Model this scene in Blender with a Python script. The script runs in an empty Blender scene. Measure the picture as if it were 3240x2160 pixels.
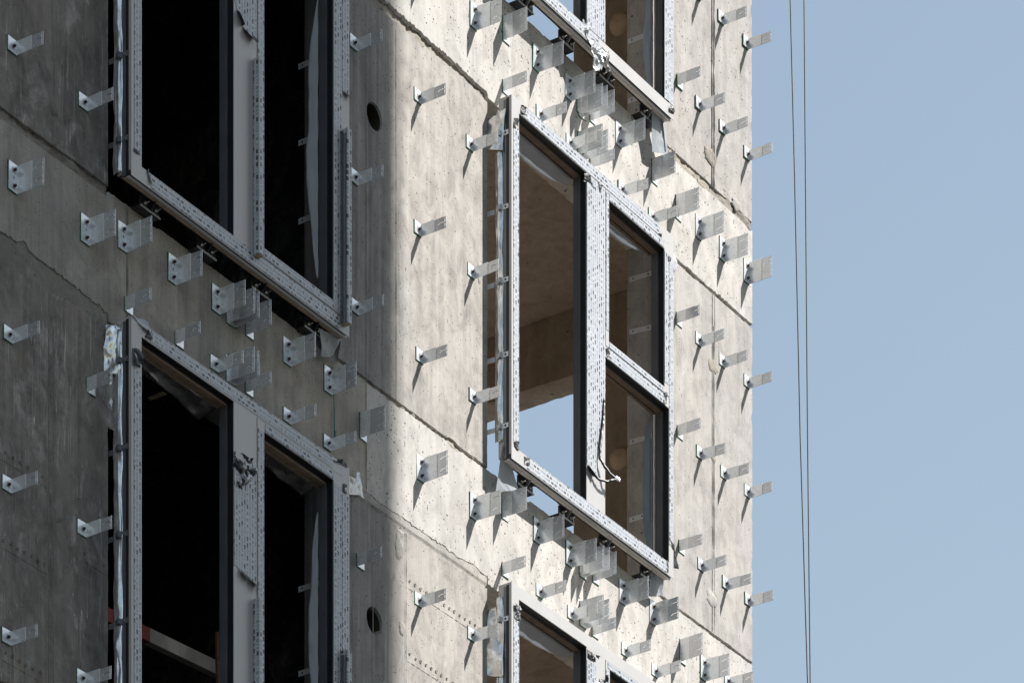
import bpy, bmesh, math, random
from mathutils import Vector, Matrix, noise

D = bpy.data
SC = bpy.context.scene
COL = SC.collection
R = math.radians

# ------------------------------------------------------------------ camera
cam = D.cameras.new('camera'); cam_o = D.objects.new('camera', cam); COL.objects.link(cam_o)
cam_o.location = (-21.2106, -14.2069, -12.7232)
cam_o.rotation_euler = (R(90), 0, R(33.7777 - 90))
cam.sensor_width = 36; cam.lens = 144.17
cam.shift_y = 2.109                       # level rising-front lens: verticals stay vertical
cam.clip_start = 0.5; cam.clip_end = 3000
SC.camera = cam_o

# ------------------------------------------------------------------ sky, sun, exposure
SUN = Vector((0.343, -0.605, 0.716)).normalized()
w = D.worlds.new('World'); SC.world = w; w.use_nodes = True
wn = w.node_tree; bg = wn.nodes['Background']
sky = wn.nodes.new('ShaderNodeTexSky'); sky.sky_type = 'NISHITA'; sky.sun_disc = False
sky.sun_elevation = math.asin(SUN.z); sky.sun_rotation = math.atan2(SUN.x, SUN.y)
sky.air_density = 1.95; sky.dust_density = 1.3; sky.ozone_density = 3.2; sky.altitude = 100
hs = wn.nodes.new('ShaderNodeHueSaturation'); hs.inputs['Saturation'].default_value = .75     # slightly milky summer sky
wn.links.new(sky.outputs[0], hs.inputs['Color']); wn.links.new(hs.outputs[0], bg.inputs[0]); bg.inputs[1].default_value = 0.083
sl = D.lights.new('sun', 'SUN'); so = D.objects.new('sun', sl); COL.objects.link(so)
sl.energy = 4.35; sl.angle = R(0.38); sl.color = (1.0, 0.972, 0.938)
so.rotation_euler = SUN.to_track_quat('Z', 'Y').to_euler(); so.location = (20, -40, 40)
SC.view_settings.view_transform = 'Standard'; SC.view_settings.look = 'None'
SC.view_settings.gamma = 1.0; SC.view_settings.use_curve_mapping = False
SC.view_settings.exposure = 0.82
SC.render.engine = 'CYCLES'
SC.cycles.max_bounces = 8; SC.cycles.diffuse_bounces = 4

# ------------------------------------------------------------------ node helpers
class NT:
    def __init__(s, name):
        s.m = D.materials.new(name); s.m.use_nodes = True
        s.t = s.m.node_tree; s.b = s.t.nodes['Principled BSDF']
        s.tc = s.t.nodes.new('ShaderNodeTexCoord').outputs['Object']
    def set(s, k, v):
        if isinstance(v, bpy.types.NodeSocket): s.t.links.new(v, s.b.inputs[k])
        else:
            if isinstance(v, tuple) and len(v) == 3: v = v + (1,)
            s.b.inputs[k].default_value = v
    def _in(s, sock, v):
        if isinstance(v, bpy.types.NodeSocket): s.t.links.new(v, sock)
        else: sock.default_value = v
    def math(s, op, a, b=None, clamp=False):
        n = s.t.nodes.new('ShaderNodeMath'); n.operation = op; n.use_clamp = clamp
        s._in(n.inputs[0], a)
        if b is not None: s._in(n.inputs[1], b)
        return n.outputs[0]
    def xyz(s, v=None):
        n = s.t.nodes.new('ShaderNodeSeparateXYZ'); s.t.links.new(v or s.tc, n.inputs[0]); return n.outputs
    def comb(s, x, y, z):
        n = s.t.nodes.new('ShaderNodeCombineXYZ')
        for i, q in enumerate((x, y, z)): s._in(n.inputs[i], q)
        return n.outputs[0]
    def map(s, sc, loc=(0, 0, 0), v=None):
        n = s.t.nodes.new('ShaderNodeMapping'); s.t.links.new(v or s.tc, n.inputs[0])
        n.inputs['Scale'].default_value = sc; n.inputs['Location'].default_value = loc; return n.outputs[0]
    def noise(s, sc, scale=1.0, det=4.0, rough=.55, loc=(0, 0, 0), dist=0.0):
        n = s.t.nodes.new('ShaderNodeTexNoise'); s.t.links.new(s.map(sc, loc), n.inputs['Vector'])
        n.inputs['Scale'].default_value = scale; n.inputs['Detail'].default_value = det
        n.inputs['Roughness'].default_value = rough; n.inputs['Distortion'].default_value = dist
        return n.outputs[0]
    def vor(s, sc, loc=(0, 0, 0)):
        n = s.t.nodes.new('ShaderNodeTexVoronoi'); s.t.links.new(s.map(sc, loc), n.inputs['Vector'])
        n.inputs['Scale'].default_value = 1.0
        return n.outputs['Distance'], n.outputs['Color']
    def white(s, vec):
        n = s.t.nodes.new('ShaderNodeTexWhiteNoise'); n.noise_dimensions = '3D'
        s.t.links.new(vec, n.inputs['Vector']); return n.outputs['Value']
    def ramp(s, f, *stops):
        n = s.t.nodes.new('ShaderNodeValToRGB'); s._in(n.inputs[0], f)
        e = n.color_ramp.elements
        while len(e) < len(stops): e.new(.5)
        for q, (p, c) in zip(e, stops):
            q.position = p
            q.color = (c, c, c, 1) if isinstance(c, (int, float)) else tuple(c) + (1,)
        return n.outputs[0]
    def mix(s, f, a, b, mode='MIX'):
        n = s.t.nodes.new('ShaderNodeMix'); n.data_type = 'RGBA'; n.blend_type = mode
        s._in(n.inputs[0], f)
        for i, q in ((6, a), (7, b)):
            if isinstance(q, tuple) and len(q) == 3: q = q + (1,)
            s._in(n.inputs[i], q)
        return n.outputs[2]
    def bump(s, h, strength=.5, dist=.01, normal=None):
        n = s.t.nodes.new('ShaderNodeBump'); s._in(n.inputs['Height'], h)
        n.inputs['Strength'].default_value = strength; n.inputs['Distance'].default_value = dist
        if normal: s.t.links.new(normal, n.inputs['Normal'])
        s.t.links.new(n.outputs[0], s.b.inputs['Normal']); return n.outputs[0]

def concrete(name, grime_shade=0.0, warm=(.53, .488, .44), cool=(.465, .437, .405), streak=.5, pits=.5, stain=.5, drip=0.0, seed=0.0, rough_bump=.5):
    n = NT(name); L = (seed * 3.1, seed * 1.7, seed * 2.3)
    big = n.noise((1, 1, .7), .9, 4, .6, L)
    col = n.mix(n.ramp(big, (.36, 0), (.66, 1)), cool, warm)
    # board-mark streaks, two widths, running down the pour
    s1 = n.noise((16, 16, .35), 1, 3, .6, L)
    s2 = n.noise((70, 70, .8), 1, 3, .65, L)
    s3 = n.noise((8, 8, 5.5), 1, 5, .7, L, .6)
    k1 = n.ramp(s1, (.32, 1 - .50 * streak), (.62, 1.0 + .02))
    k2 = n.ramp(s2, (.30, 1 - .34 * streak), (.60, 1.0))
    col = n.mix(1.0, col, k1, 'MULTIPLY'); col = n.mix(1.0, col, k2, 'MULTIPLY')
    b1 = n.noise((5, 5, 4.4), 1, 6, .70, (L[0] + 11, L[1], 3), .8)
    b2 = n.noise((7, 7, 5.0), 1, 5, .7, (L[0] + 21, L[1], 9), .5)
    col = n.mix(n.ramp(b1, (.50, 0), (.68, .38 * min(1, stain + .1))), col, (.33, .315, .30))
    col = n.mix(n.ramp(b2, (.54, 0), (.70, .40 * min(1, stain))), col, (.60, .575, .55))
    # cloudy stains
    k3 = n.ramp(s3, (.28, 1 - .42 * stain), (.58, 1.0))
    col = n.mix(1.0, col, k3, 'MULTIPLY')
    st = n.noise((2.3, 2.3, 1.3), 1, 6, .7, (L[0] + 5, L[1], L[2]), .4)
    col = n.mix(n.ramp(st, (.60, 0), (.74, .55 * stain)), col, (.17, .15, .135))
    if grime_shade:      # old dirty run-off lines, plus shade painted over the pier's left part
        gx = n.xyz()[0]
        band = n.ramp(n.math('ADD', n.math('MULTIPLY', gx, -1.0), -1.0), (.10, 0), (.45, 1))
        gl = n.noise((24, 24, .5), 1, 4, .65, (2, 2, 2))
        gb = n.noise((5, 5, 1.3), 1, 4, .65, (8, 2, 2))
        gm = n.math('MULTIPLY', n.math('MULTIPLY', n.ramp(gl, (.40, 0), (.62, 1)), n.ramp(gb, (.30, .15), (.60, 1))), band)
        col = n.mix(n.math('MULTIPLY', gm, .80 * grime_shade), col, (.085, .083, .082))
        col = n.mix(n.math('MULTIPLY', band, .42 * grime_shade), col, (.20, .197, .195))  # flat darkening: the pier's shaded part put into its colour
    # fine grain
    fg = n.noise((160, 160, 160), 1, 2, .7)
    col = n.mix(1.0, col, n.ramp(fg, (.25, .80), (.75, 1.08)), 'MULTIPLY')
    # air pits, thin scratches
    d, c = n.vor((27, 27, 40), L)
    r = n.xyz(c)
    size = n.math('MULTIPLY', n.math('POWER', r[1], 2.0), .29)
    wob = n.noise((120, 120, 120), 1, 2)
    d = n.math('ADD', d, n.math('MULTIPLY', n.math('SUBTRACT', wob, .5), .34))
    clu = n.ramp(n.noise((4, 4, 4), 1, 3, .6, (L[0], 6, 1)), (.42, .08), (.66, 1))
    hole = n.math('MULTIPLY', n.math('LESS_THAN', d, size), n.math('LESS_THAN', r[0], n.math('MULTIPLY', clu, pits * .75)))
    d2, c2 = n.vor((58, 58, 84), (L[0] + 9, L[1], L[2]))
    r2 = n.xyz(c2)
    hole2 = n.math('MULTIPLY', n.math('LESS_THAN', d2, n.math('MULTIPLY', n.math('POWER', r2[1], 1.2), .36)), n.math('LESS_THAN', r2[0], pits * .45))
    d3, c3 = n.vor((34, 34, 7.0), (L[0] + 4, L[1], L[2] + 2))
    r3 = n.xyz(c3)
    scr = n.math('MULTIPLY', n.math('LESS_THAN', d3, n.math('MULTIPLY', r3[1], .13)), n.math('LESS_THAN', r3[0], .26))
    ho = n.math('MAXIMUM', n.math('MAXIMUM', hole, hole2), scr)
    col = n.mix(n.math('MULTIPLY', ho, .93), col, (.05, .042, .037))
    if drip:
        dr = n.noise((22, 22, .9), 1, 2, .5, (3, 3, 3), 1.3)
        lines = n.math('ABSOLUTE', n.math('SUBTRACT', dr, .5))
        gate = n.ramp(n.noise((3, 3, 1.1), 1, 3, .6, (7, 1, 1)), (.45, 0), (.6, 1))
        dl = n.math('MULTIPLY', n.math('LESS_THAN', lines, .007), gate)
        col = n.mix(n.math('MULTIPLY', dl, .55 * drip), col, (.62, .6, .57))
    n.set('Base Color', col); n.set('Roughness', .92); n.set('Specular IOR Level', .18)
    h = n.math('ADD', n.math('MULTIPLY', s2, .40 * streak), n.math('MULTIPLY', s1, .30 * streak))
    h = n.math('ADD', h, n.math('MULTIPLY', n.noise((38, 38, 30), 1, 5, .7, L), .35))
    h = n.math('ADD', h, n.math('MULTIPLY', n.noise((3, 3, 2), 1, 3, .6, L), 1.1))
    h = n.math('SUBTRACT', h, n.math('MULTIPLY', ho, .8))
    n.bump(h, rough_bump, .012)
    return n.m

def plain(name, col, rough=.5, metal=0.0, var=.12, nscale=30, bump=0.0, spec=.5):
    n = NT(name)
    f = n.noise((nscale, nscale, nscale * .6), 1, 4, .6)
    c = n.mix(n.ramp(f, (.3, 0), (.7, 1)), tuple(x * (1 - var) for x in col), tuple(min(1, x * (1 + var)) for x in col))
    n.set('Base Color', c); n.set('Metallic', metal); n.set('Specular IOR Level', spec)
    n.set('Roughness', n.math('ADD', n.math('MULTIPLY', f, .16), rough - .08))
    if bump: n.bump(f, bump, .004)
    return n.m

def film(name, vertical=True, seed=0.0):
    """pale protective tape printed all over with rows of small dark words and blocks"""
    n = NT(name)
    o = n.xyz()
    if vertical: along, across = o[2], n.math('ADD', o[0], n.math('MULTIPLY', o[1], .9))
    else: along, across = o[0], n.math('ADD', o[2], o[1])
    v = n.math('ADD', n.math('DIVIDE', across, .0245), 40.37 + seed)
    cv = n.math('FLOOR', v); fv = n.math('FRACT', v)
    shift = n.math('FRACT', n.math('MULTIPLY', cv, .37))
    u = n.math('ADD', n.math('ADD', n.math('DIVIDE', along, .036), 60), n.math('MULTIPLY', shift, 4.0))
    cu = n.math('FLOOR', u); fu = n.math('FRACT', u)
    ph = n.white(n.comb(cu, cv, 3.0))
    inv = n.math('MULTIPLY', n.math('GREATER_THAN', fv, .16), n.math('LESS_THAN', fv, .72))
    inw = n.math('MULTIPLY', n.math('GREATER_THAN', fv, .14), n.math('LESS_THAN', fv, .80))
    inu = n.math('MULTIPLY', n.math('GREATER_THAN', fu, .10), n.math('LESS_THAN', fu, .82))
    ins = n.math('MULTIPLY', n.math('GREATER_THAN', fu, .20), n.math('LESS_THAN', fu, .66))
    dark = n.math('MULTIPLY', n.math('MULTIPLY', inv, inu), n.math('LESS_THAN', ph, .27))
    block = n.math('MULTIPLY', n.math('MULTIPLY', inw, ins), n.math('MULTIPLY', n.math('GREATER_THAN', ph, .27), n.math('LESS_THAN', ph, .43)))
    text = n.math('MULTIPLY', inv, n.math('GREATER_THAN', ph, .43))
    tn = n.white(n.comb(n.math('FLOOR', n.math('MULTIPLY', fu, 11)), cu, cv))
    bn = n.white(n.comb(n.math('FLOOR', n.math('MULTIPLY', fu, 9)), n.math('FLOOR', n.math('MULTIPLY', fv, 6)), cv))
    text = n.math('MULTIPLY', text, n.math('GREATER_THAN', tn, .30))
    col = n.mix(n.ramp(n.noise((5, 5, 5), 1, 3), (.3, 0), (.7, 1)), (.43, .452, .478), (.49, .505, .525))
    col = n.mix(n.math('MULTIPLY', text, .62), col, (.16, .18, .22))
    col = n.mix(n.math('MULTIPLY', block, n.math('ADD', n.math('MULTIPLY', bn, .5), .35)), col, (.07, .08, .10))
    # small bright lettering left inside the dark bars
    lt = n.math('MULTIPLY', n.math('GREATER_THAN', bn, .78), .22)
    dk = n.math('MULTIPLY', dark, n.math('SUBTRACT', .92, lt))
    col = n.mix(dk, col, (.016, .017, .02))
    sep = n.math('LESS_THAN', fv, .055)
    col = n.mix(n.math('MULTIPLY', sep, .45), col, (.2, .22, .26))
    n.set('Base Color', col); n.set('Roughness', .42); n.set('Specular IOR Level', .35)
    n.bump(n.noise((25, 25, 25), 1, 3), .12, .004)
    return n.m

def metal_streaked(name, col, rough=.38, met=.85):
    n = NT(name)
    a = n.noise((14, 14, 14), 1, 5, .65); b = n.noise((6, 90, 90), 1, 2)
    f = n.math('ADD', n.math('MULTIPLY', a, .92), n.math('MULTIPLY', b, .08))
    c = n.mix(n.ramp(f, (.34, 0), (.66, 1)), tuple(x * .86 for x in col), tuple(min(1, x * 1.05) for x in col))
    ob = n.t.nodes.new('ShaderNodeObjectInfo')
    c = n.mix(1.0, c, n.ramp(ob.outputs['Random'], (0, .82), (1, 1.0)), 'MULTIPLY')
    n.set('Base Color', c); n.set('Metallic', met)
    n.set('Roughness', n.math('ADD', n.math('MULTIPLY', a, .12), rough - .06))
    n.bump(a, .08, .003)
    return n.m

M = {}
M['pier'] = concrete('pier concrete', streak=.24, pits=.17, stain=.9, grime_shade=1.0, seed=1.0, rough_bump=.5)
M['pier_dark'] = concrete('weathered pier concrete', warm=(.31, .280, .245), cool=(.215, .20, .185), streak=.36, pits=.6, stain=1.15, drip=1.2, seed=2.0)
M['pier_right'] = concrete('corner pier concrete', warm=(.50, .47, .435), cool=(.45, .43, .408), streak=.22, pits=.17, stain=.75, seed=3.3)
M['spandrel'] = concrete('smooth pitted spandrel concrete', warm=(.62, .59, .55), cool=(.56, .535, .50), streak=.16, pits=.34, stain=.7, seed=4.0, rough_bump=.34)
M['spandrel_left'] = concrete('shaded spandrel concrete', warm=(.475, .43, .37), cool=(.375, .35, .315), streak=.38, pits=.9, stain=.6, seed=5.0, rough_bump=.4)  # darker copy of the spandrel, with the shade put into its colour
M['inside'] = concrete('interior concrete', warm=(.50, .415, .33), cool=(.41, .345, .275), streak=.14, pits=.10, stain=.6, seed=6.0, rough_bump=.3)
M['room_shade'] = concrete('room shade concrete', warm=(.035, .034, .034), cool=(.022, .022, .024), streak=.2, pits=.3, stain=.5, seed=7.0, rough_bump=.3)  # near black: the darkness of the unlit rooms is put into the colour
M['mortar'] = concrete('joint mortar', warm=(.40, .36, .30), cool=(.30, .275, .24), streak=0, pits=.4, stain=.7, seed=8.0, rough_bump=.8)
M['mortar_pale'] = concrete('smeared joint mortar', warm=(.47, .44, .40), cool=(.42, .40, .375), streak=0, pits=.3, stain=.6, seed=8.5, rough_bump=.5)
M['mortar_dark'] = concrete('dark joint mortar', warm=(.26, .242, .215), cool=(.195, .182, .165), streak=0, pits=.3, stain=.6, seed=9.0, rough_bump=.7)  # darker mortar for the left joints, smears and seams
M['paint'] = plain('greige painted aluminium', (.445, .432, .42), .42, 0, .035, 6)
M['film_v'] = film('printed tape upright', True)
M['film_h'] = film('printed tape level', False, .3)
M['gasket'] = plain('black rubber', (.012, .014, .017), .5, 0, .2, 20)
M['profile'] = plain('grey anodised profile', (.19, .20, .215), .36, .5, .12, 10)
M['brown'] = plain('brown foam strip', (.16, .12, .085), .7, 0, .3, 20)
M['rail'] = plain('pale drip rail', (.60, .585, .56), .35, .2, .06, 8)
M['cream'] = plain('cream thermal break', (.70, .63, .53), .55, 0, .10, 12)
M['ochre'] = plain('ochre thermal break', (.52, .38, .24), .6, 0, .22, 18)
M['galv'] = metal_streaked('galvanised steel', (.88, .895, .90), .28, .38)
M['galv_b'] = metal_streaked('galvanised slide plate', (.66, .675, .685), .26, .48)
M['strap'] = plain('zinc strap', (.66, .68, .70), .4, .15, .08, 30)
M['green'] = plain('green insulating pad', (.02, .12, .05), .7, 0, .25, 40)
M['bolt'] = plain('rusted bolt', (.075, .042, .03), .6, .4, .4, 120)
M['washer'] = plain('zinc washer', (.55, .56, .57), .35, .85, .12, 60)
M['zinc'] = plain('bright zinc screw', (.75, .75, .74), .22, .95, .08, 60)
M['foil'] = plain('silver foil', (.74, .74, .73), .20, .8, .30, 26, .25)
M['hole_shade'] = plain('hole shade liner', (.035, .028, .022), .7, 0, .3, 20)
M['bounce_floor'] = plain('pale bounce layer', (.72, .62, .50), .9, 0, .15, 3)
M['black_foil'] = plain('black and silver torn tape', (.024, .026, .029), .48, .0, .5, 30, .12)
M['white_sheet'] = plain('pale grey membrane', (.56, .59, .62), .45, 0, .08, 14, .25)
def translucent(mat, col, f):
    t = mat.node_tree; o = t.nodes['Material Output']; b = t.nodes['Principled BSDF']
    tr = t.nodes.new('ShaderNodeBsdfTranslucent'); tr.inputs[0].default_value = col + (1,)
    mx = t.nodes.new('ShaderNodeMixShader'); mx.inputs[0].default_value = f
    t.links.new(b.outputs[0], mx.inputs[1]); t.links.new(tr.outputs[0], mx.inputs[2]); t.links.new(mx.outputs[0], o.inputs[0])
translucent(M['white_sheet'], (.62, .66, .70), .45)
M['grey_sheet'] = plain('blue grey membrane', (.20, .235, .27), .5, 0, .12, 10, .25)
M['silver_sheet'] = plain('silvery membrane', (.62, .58, .53), .22, .75, .15, 20, .25)
M['clear_sheet'] = plain('crumpled silvery plastic', (.60, .61, .62), .28, .3, .25, 40, .35)
M['steel_dark'] = plain('dark console steel', (.055, .058, .062), .38, .7, .3, 25)
M['steel_lit'] = plain('lit console steel', (.42, .42, .42), .42, .7, .12, 25)
M['timber'] = plain('pale timber', (.24, .215, .185), .75, 0, .18, 14, .2)
M['red'] = plain('red marking paint', (.20, .025, .022), .7, 0, .25, 25)
M['rust'] = plain('rusty rebar', (.16, .075, .045), .85, .1, .35, 60, .3)
M['cable'] = plain('dark steel rope', (.085, .085, .09), .5, .5, .25, 60)
M['cord'] = plain('teal cord', (.02, .13, .14), .7, 0, .2, 60)
M['ground'] = plain('packed site gravel', (.058, .06, .064), .95, 0, .35, .8)
M['tan'] = plain('clean tan plug', (.62, .50, .37), .9, 0, .15, 8, .3)
M['render'] = plain('grey render', (.085, .10, .125), .85, 0, .12, .7)
M['glass'] = plain('dark window glass', (.03, .035, .04), .08, 0, .1, 2)

# ------------------------------------------------------------------ mesh helpers
def link(name, me, mat, parent=None):
    me.materials.append(mat if not isinstance(mat, str) else M[mat])
    o = D.objects.new(name, me); COL.objects.link(o)
    if parent: o.parent = parent
    return o
def tag(o, label=None, cat=None, group=None, kind=None):
    if label: o['label'] = label
    if cat: o['category'] = cat
    if group: o['group'] = group
    if kind: o['kind'] = kind
    return o
def empty(name, loc, label, cat, group=None):
    o = D.objects.new(name, None); COL.objects.link(o); o.location = loc; o.empty_display_size = .1
    return tag(o, label, cat, group)
class MB:
    def __init__(s): s.bm = bmesh.new()
    def box(s, x0, x1, y0, y1, z0, z1):
        v = [s.bm.verts.new((x, y, z)) for x in (x0, x1) for y in (y0, y1) for z in (z0, z1)]
        for f in ((0, 1, 3, 2), (4, 6, 7, 5), (0, 4, 5, 1), (2, 3, 7, 6), (0, 2, 6, 4), (1, 5, 7, 3)):
            s.bm.faces.new([v[i] for i in f])
        return s
    def tube(s, pts, r, seg=8, closed=True):
        pts = [Vector(p) for p in pts]; rings = []
        for i, p in enumerate(pts):
            t = (pts[min(i + 1, len(pts) - 1)] - pts[max(i - 1, 0)]).normalized()
            a = t.orthogonal().normalized() if i == 0 else (a - t * a.dot(t)).normalized()
            b = t.cross(a)
            rr = r[i] if isinstance(r, (list, tuple)) else r
            rings.append([s.bm.verts.new(p + (a * math.cos(2 * math.pi * k / seg) + b * math.sin(2 * math.pi * k / seg)) * rr) for k in range(seg)])
        for q, e in zip(rings, rings[1:]):
            for k in range(seg): s.bm.faces.new((q[k], q[(k + 1) % seg], e[(k + 1) % seg], e[k]))
        s.bm.faces.new(rings[0][::-1]); s.bm.faces.new(rings[-1])
        return s
    def prism(s, poly, axis, a, b):
        """poly: 2D points; extruded along axis ('x','y','z') from a to b"""
        def P(p, t):
            return {'x': (t, p[0], p[1]), 'y': (p[0], t, p[1]), 'z': (p[0], p[1], t)}[axis]
        A = [s.bm.verts.new(P(p, a)) for p in poly]; B = [s.bm.verts.new(P(p, b)) for p in poly]
        n = len(poly)
        s.bm.faces.new(A); s.bm.faces.new(B[::-1])
        for i in range(n): s.bm.faces.new((A[i], B[i], B[(i + 1) % n], A[(i + 1) % n]))
        return s
    def grid(s, f, nu, nv):
        v = [[s.bm.verts.new(f(i / nu, j / nv)) for j in range(nv + 1)] for i in range(nu + 1)]
        for i in range(nu):
            for j in range(nv): s.bm.faces.new((v[i][j], v[i + 1][j], v[i + 1][j + 1], v[i][j + 1]))
        return s
    def build(s, name, mat, parent=None, smooth=False, bevel=0.0, thick=0.0):
        bmesh.ops.recalc_face_normals(s.bm, faces=s.bm.faces)
        if thick:
            bmesh.ops.solidify(s.bm, geom=s.bm.faces[:] + s.bm.edges[:] + s.bm.verts[:], thickness=thick)
        if bevel:
            bmesh.ops.bevel(s.bm, geom=[e for e in s.bm.edges if len(e.link_faces) == 2 and e.calc_face_angle(0) > .6], offset=bevel, segments=1, affect='EDGES')
        me = D.meshes.new(name); s.bm.to_mesh(me); s.bm.free()
        if smooth:
            for p in me.polygons: p.use_smooth = True
        return link(name, me, mat, parent)

def sheet(name, P, mat, parent, nu=14, nv=14, amp=.012, freq=9, seed=0, sag=0.0, smooth=False, thick=.0008):
    """crumpled sheet through four corners P00,P10,P11,P01 (parent space)"""
    a, b, c, d = [Vector(p) for p in P]
    nrm = (b - a).cross(d - a).normalized()
    def f(u, v):
        p = a * (1 - u) * (1 - v) + b * u * (1 - v) + c * u * v + d * (1 - u) * v
        q = p * freq + Vector((seed * 7.3, seed * 3.1, seed))
        k = noise.noise(q) + .55 * abs(noise.noise(q * 2.1)) + .16 * noise.noise(q * 4.7)
        e = Vector((noise.noise(q * 1.3 + Vector((9, 0, 0))), noise.noise(q * 1.3 + Vector((0, 9, 0))), noise.noise(q * 1.3 + Vector((0, 0, 9)))))
        return p + nrm * (k * amp + sag * math.sin(math.pi * u) * math.sin(math.pi * v)) + e * amp * .6
    return MB().grid(f, nu, nv).build(name, mat, parent, smooth, thick=thick)

def rough_line(x0, x1, z, amp, step, seed, chips=0.0, chip_dir=1):
    """ragged level line from x0 to x1; z may be a number or a list of (x, z)"""
    rnd = random.Random(seed); pts = []; n = max(2, int(abs(x1 - x0) / step))
    def zz(x):
        if isinstance(z, (int, float)): return z
        for (xa, za), (xb, zb) in zip(z, z[1:]):
            if xa <= x <= xb: return za + (zb - za) * (x - xa) / (xb - xa)
        return z[0][1] if x < z[0][0] else z[-1][1]
    for i in range(n + 1):
        x = x0 + (x1 - x0) * i / n
        k = noise.noise(Vector((x * 4, seed, 0))) * amp * .7 + noise.noise(Vector((x * 17, seed, 4))) * amp * .6 + noise.noise(Vector((x * 48, seed, 7))) * amp * .9 + noise.noise(Vector((x * 110, seed, 9))) * amp * .5
        if chips: 
            c = noise.noise(Vector((x * 9, seed + 3.3, 8)))
            if c > .25: k += chip_dir * chips * (c - .25) * 2
        pts.append((x + (rnd.uniform(-.25, .25) * step if 0 < i < n else 0), zz(x) + k))
    return pts

def slab_piece(name, outline, y0, y1, mat, parent, holes=(), plane='xz', bev=.003):
    """flat piece with a ragged outline and real holes, extruded between y0 and y1"""
    cu = D.curves.new(name + '_c', 'CURVE'); cu.dimensions = '2D'; cu.fill_mode = 'BOTH'
    cu.extrude = abs(y1 - y0) / 2 - bev; cu.bevel_depth = bev; cu.offset = -bev; cu.bevel_resolution = 0
    for L in [outline] + list(holes):
        sp = cu.splines.new('POLY'); sp.points.add(len(L) - 1); sp.use_cyclic_u = True
        for q, p in zip(sp.points, L): q.co = (p[0], p[1], 0, 1)
    t = D.objects.new('tmp', cu); COL.objects.link(t)
    bpy.context.view_layer.update()
    me = D.meshes.new_from_object(t.evaluated_get(bpy.context.evaluated_depsgraph_get()))
    D.objects.remove(t); D.curves.remove(cu)
    c = (y0 + y1) / 2
    if plane == 'xz': mtx = Matrix(((1, 0, 0, 0), (0, 0, -1, c), (0, 1, 0, 0), (0, 0, 0, 1)))
    else: mtx = Matrix(((0, 0, 1, c), (1, 0, 0, 0), (0, 1, 0, 0), (0, 0, 0, 1)))   # outline given as (y, z)
    me.transform(mtx); me.name = name
    me.materials.clear()
    return link(name, me, mat, parent)
def circle(cx, cz, r, n=40, ry=None):
    return [(cx + r * math.cos(2 * math.pi * i / n), cz + (ry or r) * math.sin(2 * math.pi * i / n)) for i in range(n)]

# ------------------------------------------------------------------ ground and the neighbouring block that shades the left half
MB().box(-400, 400, -400, 400, -14.4, -14.2).build('ground', 'ground')['kind'] = 'structure'
nb = empty('neighbouring_building', (8.4, -16.94, -14.2), 'tall rendered neighbouring block whose shadow covers the left half of the facade', 'building')
MB().box(-15.0, 0.0, -9, 0, 0, 56).build('wall', 'render', nb)
for k in range(15):
    for j in range(4):
        x = -14.0 + j * 3.6
        f = MB().box(x, x + 1.5, .0, .06, 1.1 + k * 3.4, 2.9 + k * 3.4).build('window', 'profile', nb)
        MB().box(x + .06, x + 1.44, .061, .066, 1.16 + k * 3.4, 2.84 + k * 3.4).build('pane', 'glass', f)
MB().box(-15.0, .0, -9, .0, 56.003, 56.5).build('roof', 'render', nb)

# ------------------------------------------------------------------ the concrete tower shell
bld = empty('apartment_building', (0, 0, 0), 'unfinished raw concrete apartment tower with ragged floor joints and empty window openings', 'building')
XL, XR = -9.0, 2.985
OL = (-3.914, -1.868); OR = (-.242, 1.69)      # window openings left and right
TH = .2
def sp_z(k): return -.87 + 3 * k, -.172 + 3 * k
# heads: list of (x0, x1, pier top offset, spandrel bottom offset) relative to the nominal head joint
HEAD = {0: dict(L=(-.07, .05), M=(-.036, .030), R=(-.012, .006)),
        1: dict(L=(-.04, .03), M=(-.055, .030), R=(-.012, .010))}
SILL = {0: dict(L=(-.035, .022), M=(-.012, .008), R=(-.010, .008)),
        1: dict(L=(-.02, .02), M=(-.014, .012), R=(-.046, .012))}
DEF_H = dict(L=(-.02, .02), M=(-.02, .02), R=(-.012, .01)); DEF_S = dict(L=(-.012, .01), M=(-.012, .01), R=(-.012, .01))
SEG = dict(L=(XL, OL[0]), M=(OL[1], OR[0]), R=(OR[1], XR))
def reg(x): return 'L' if x < OL[0] else 'R' if x > OR[1] else 'M'

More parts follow.
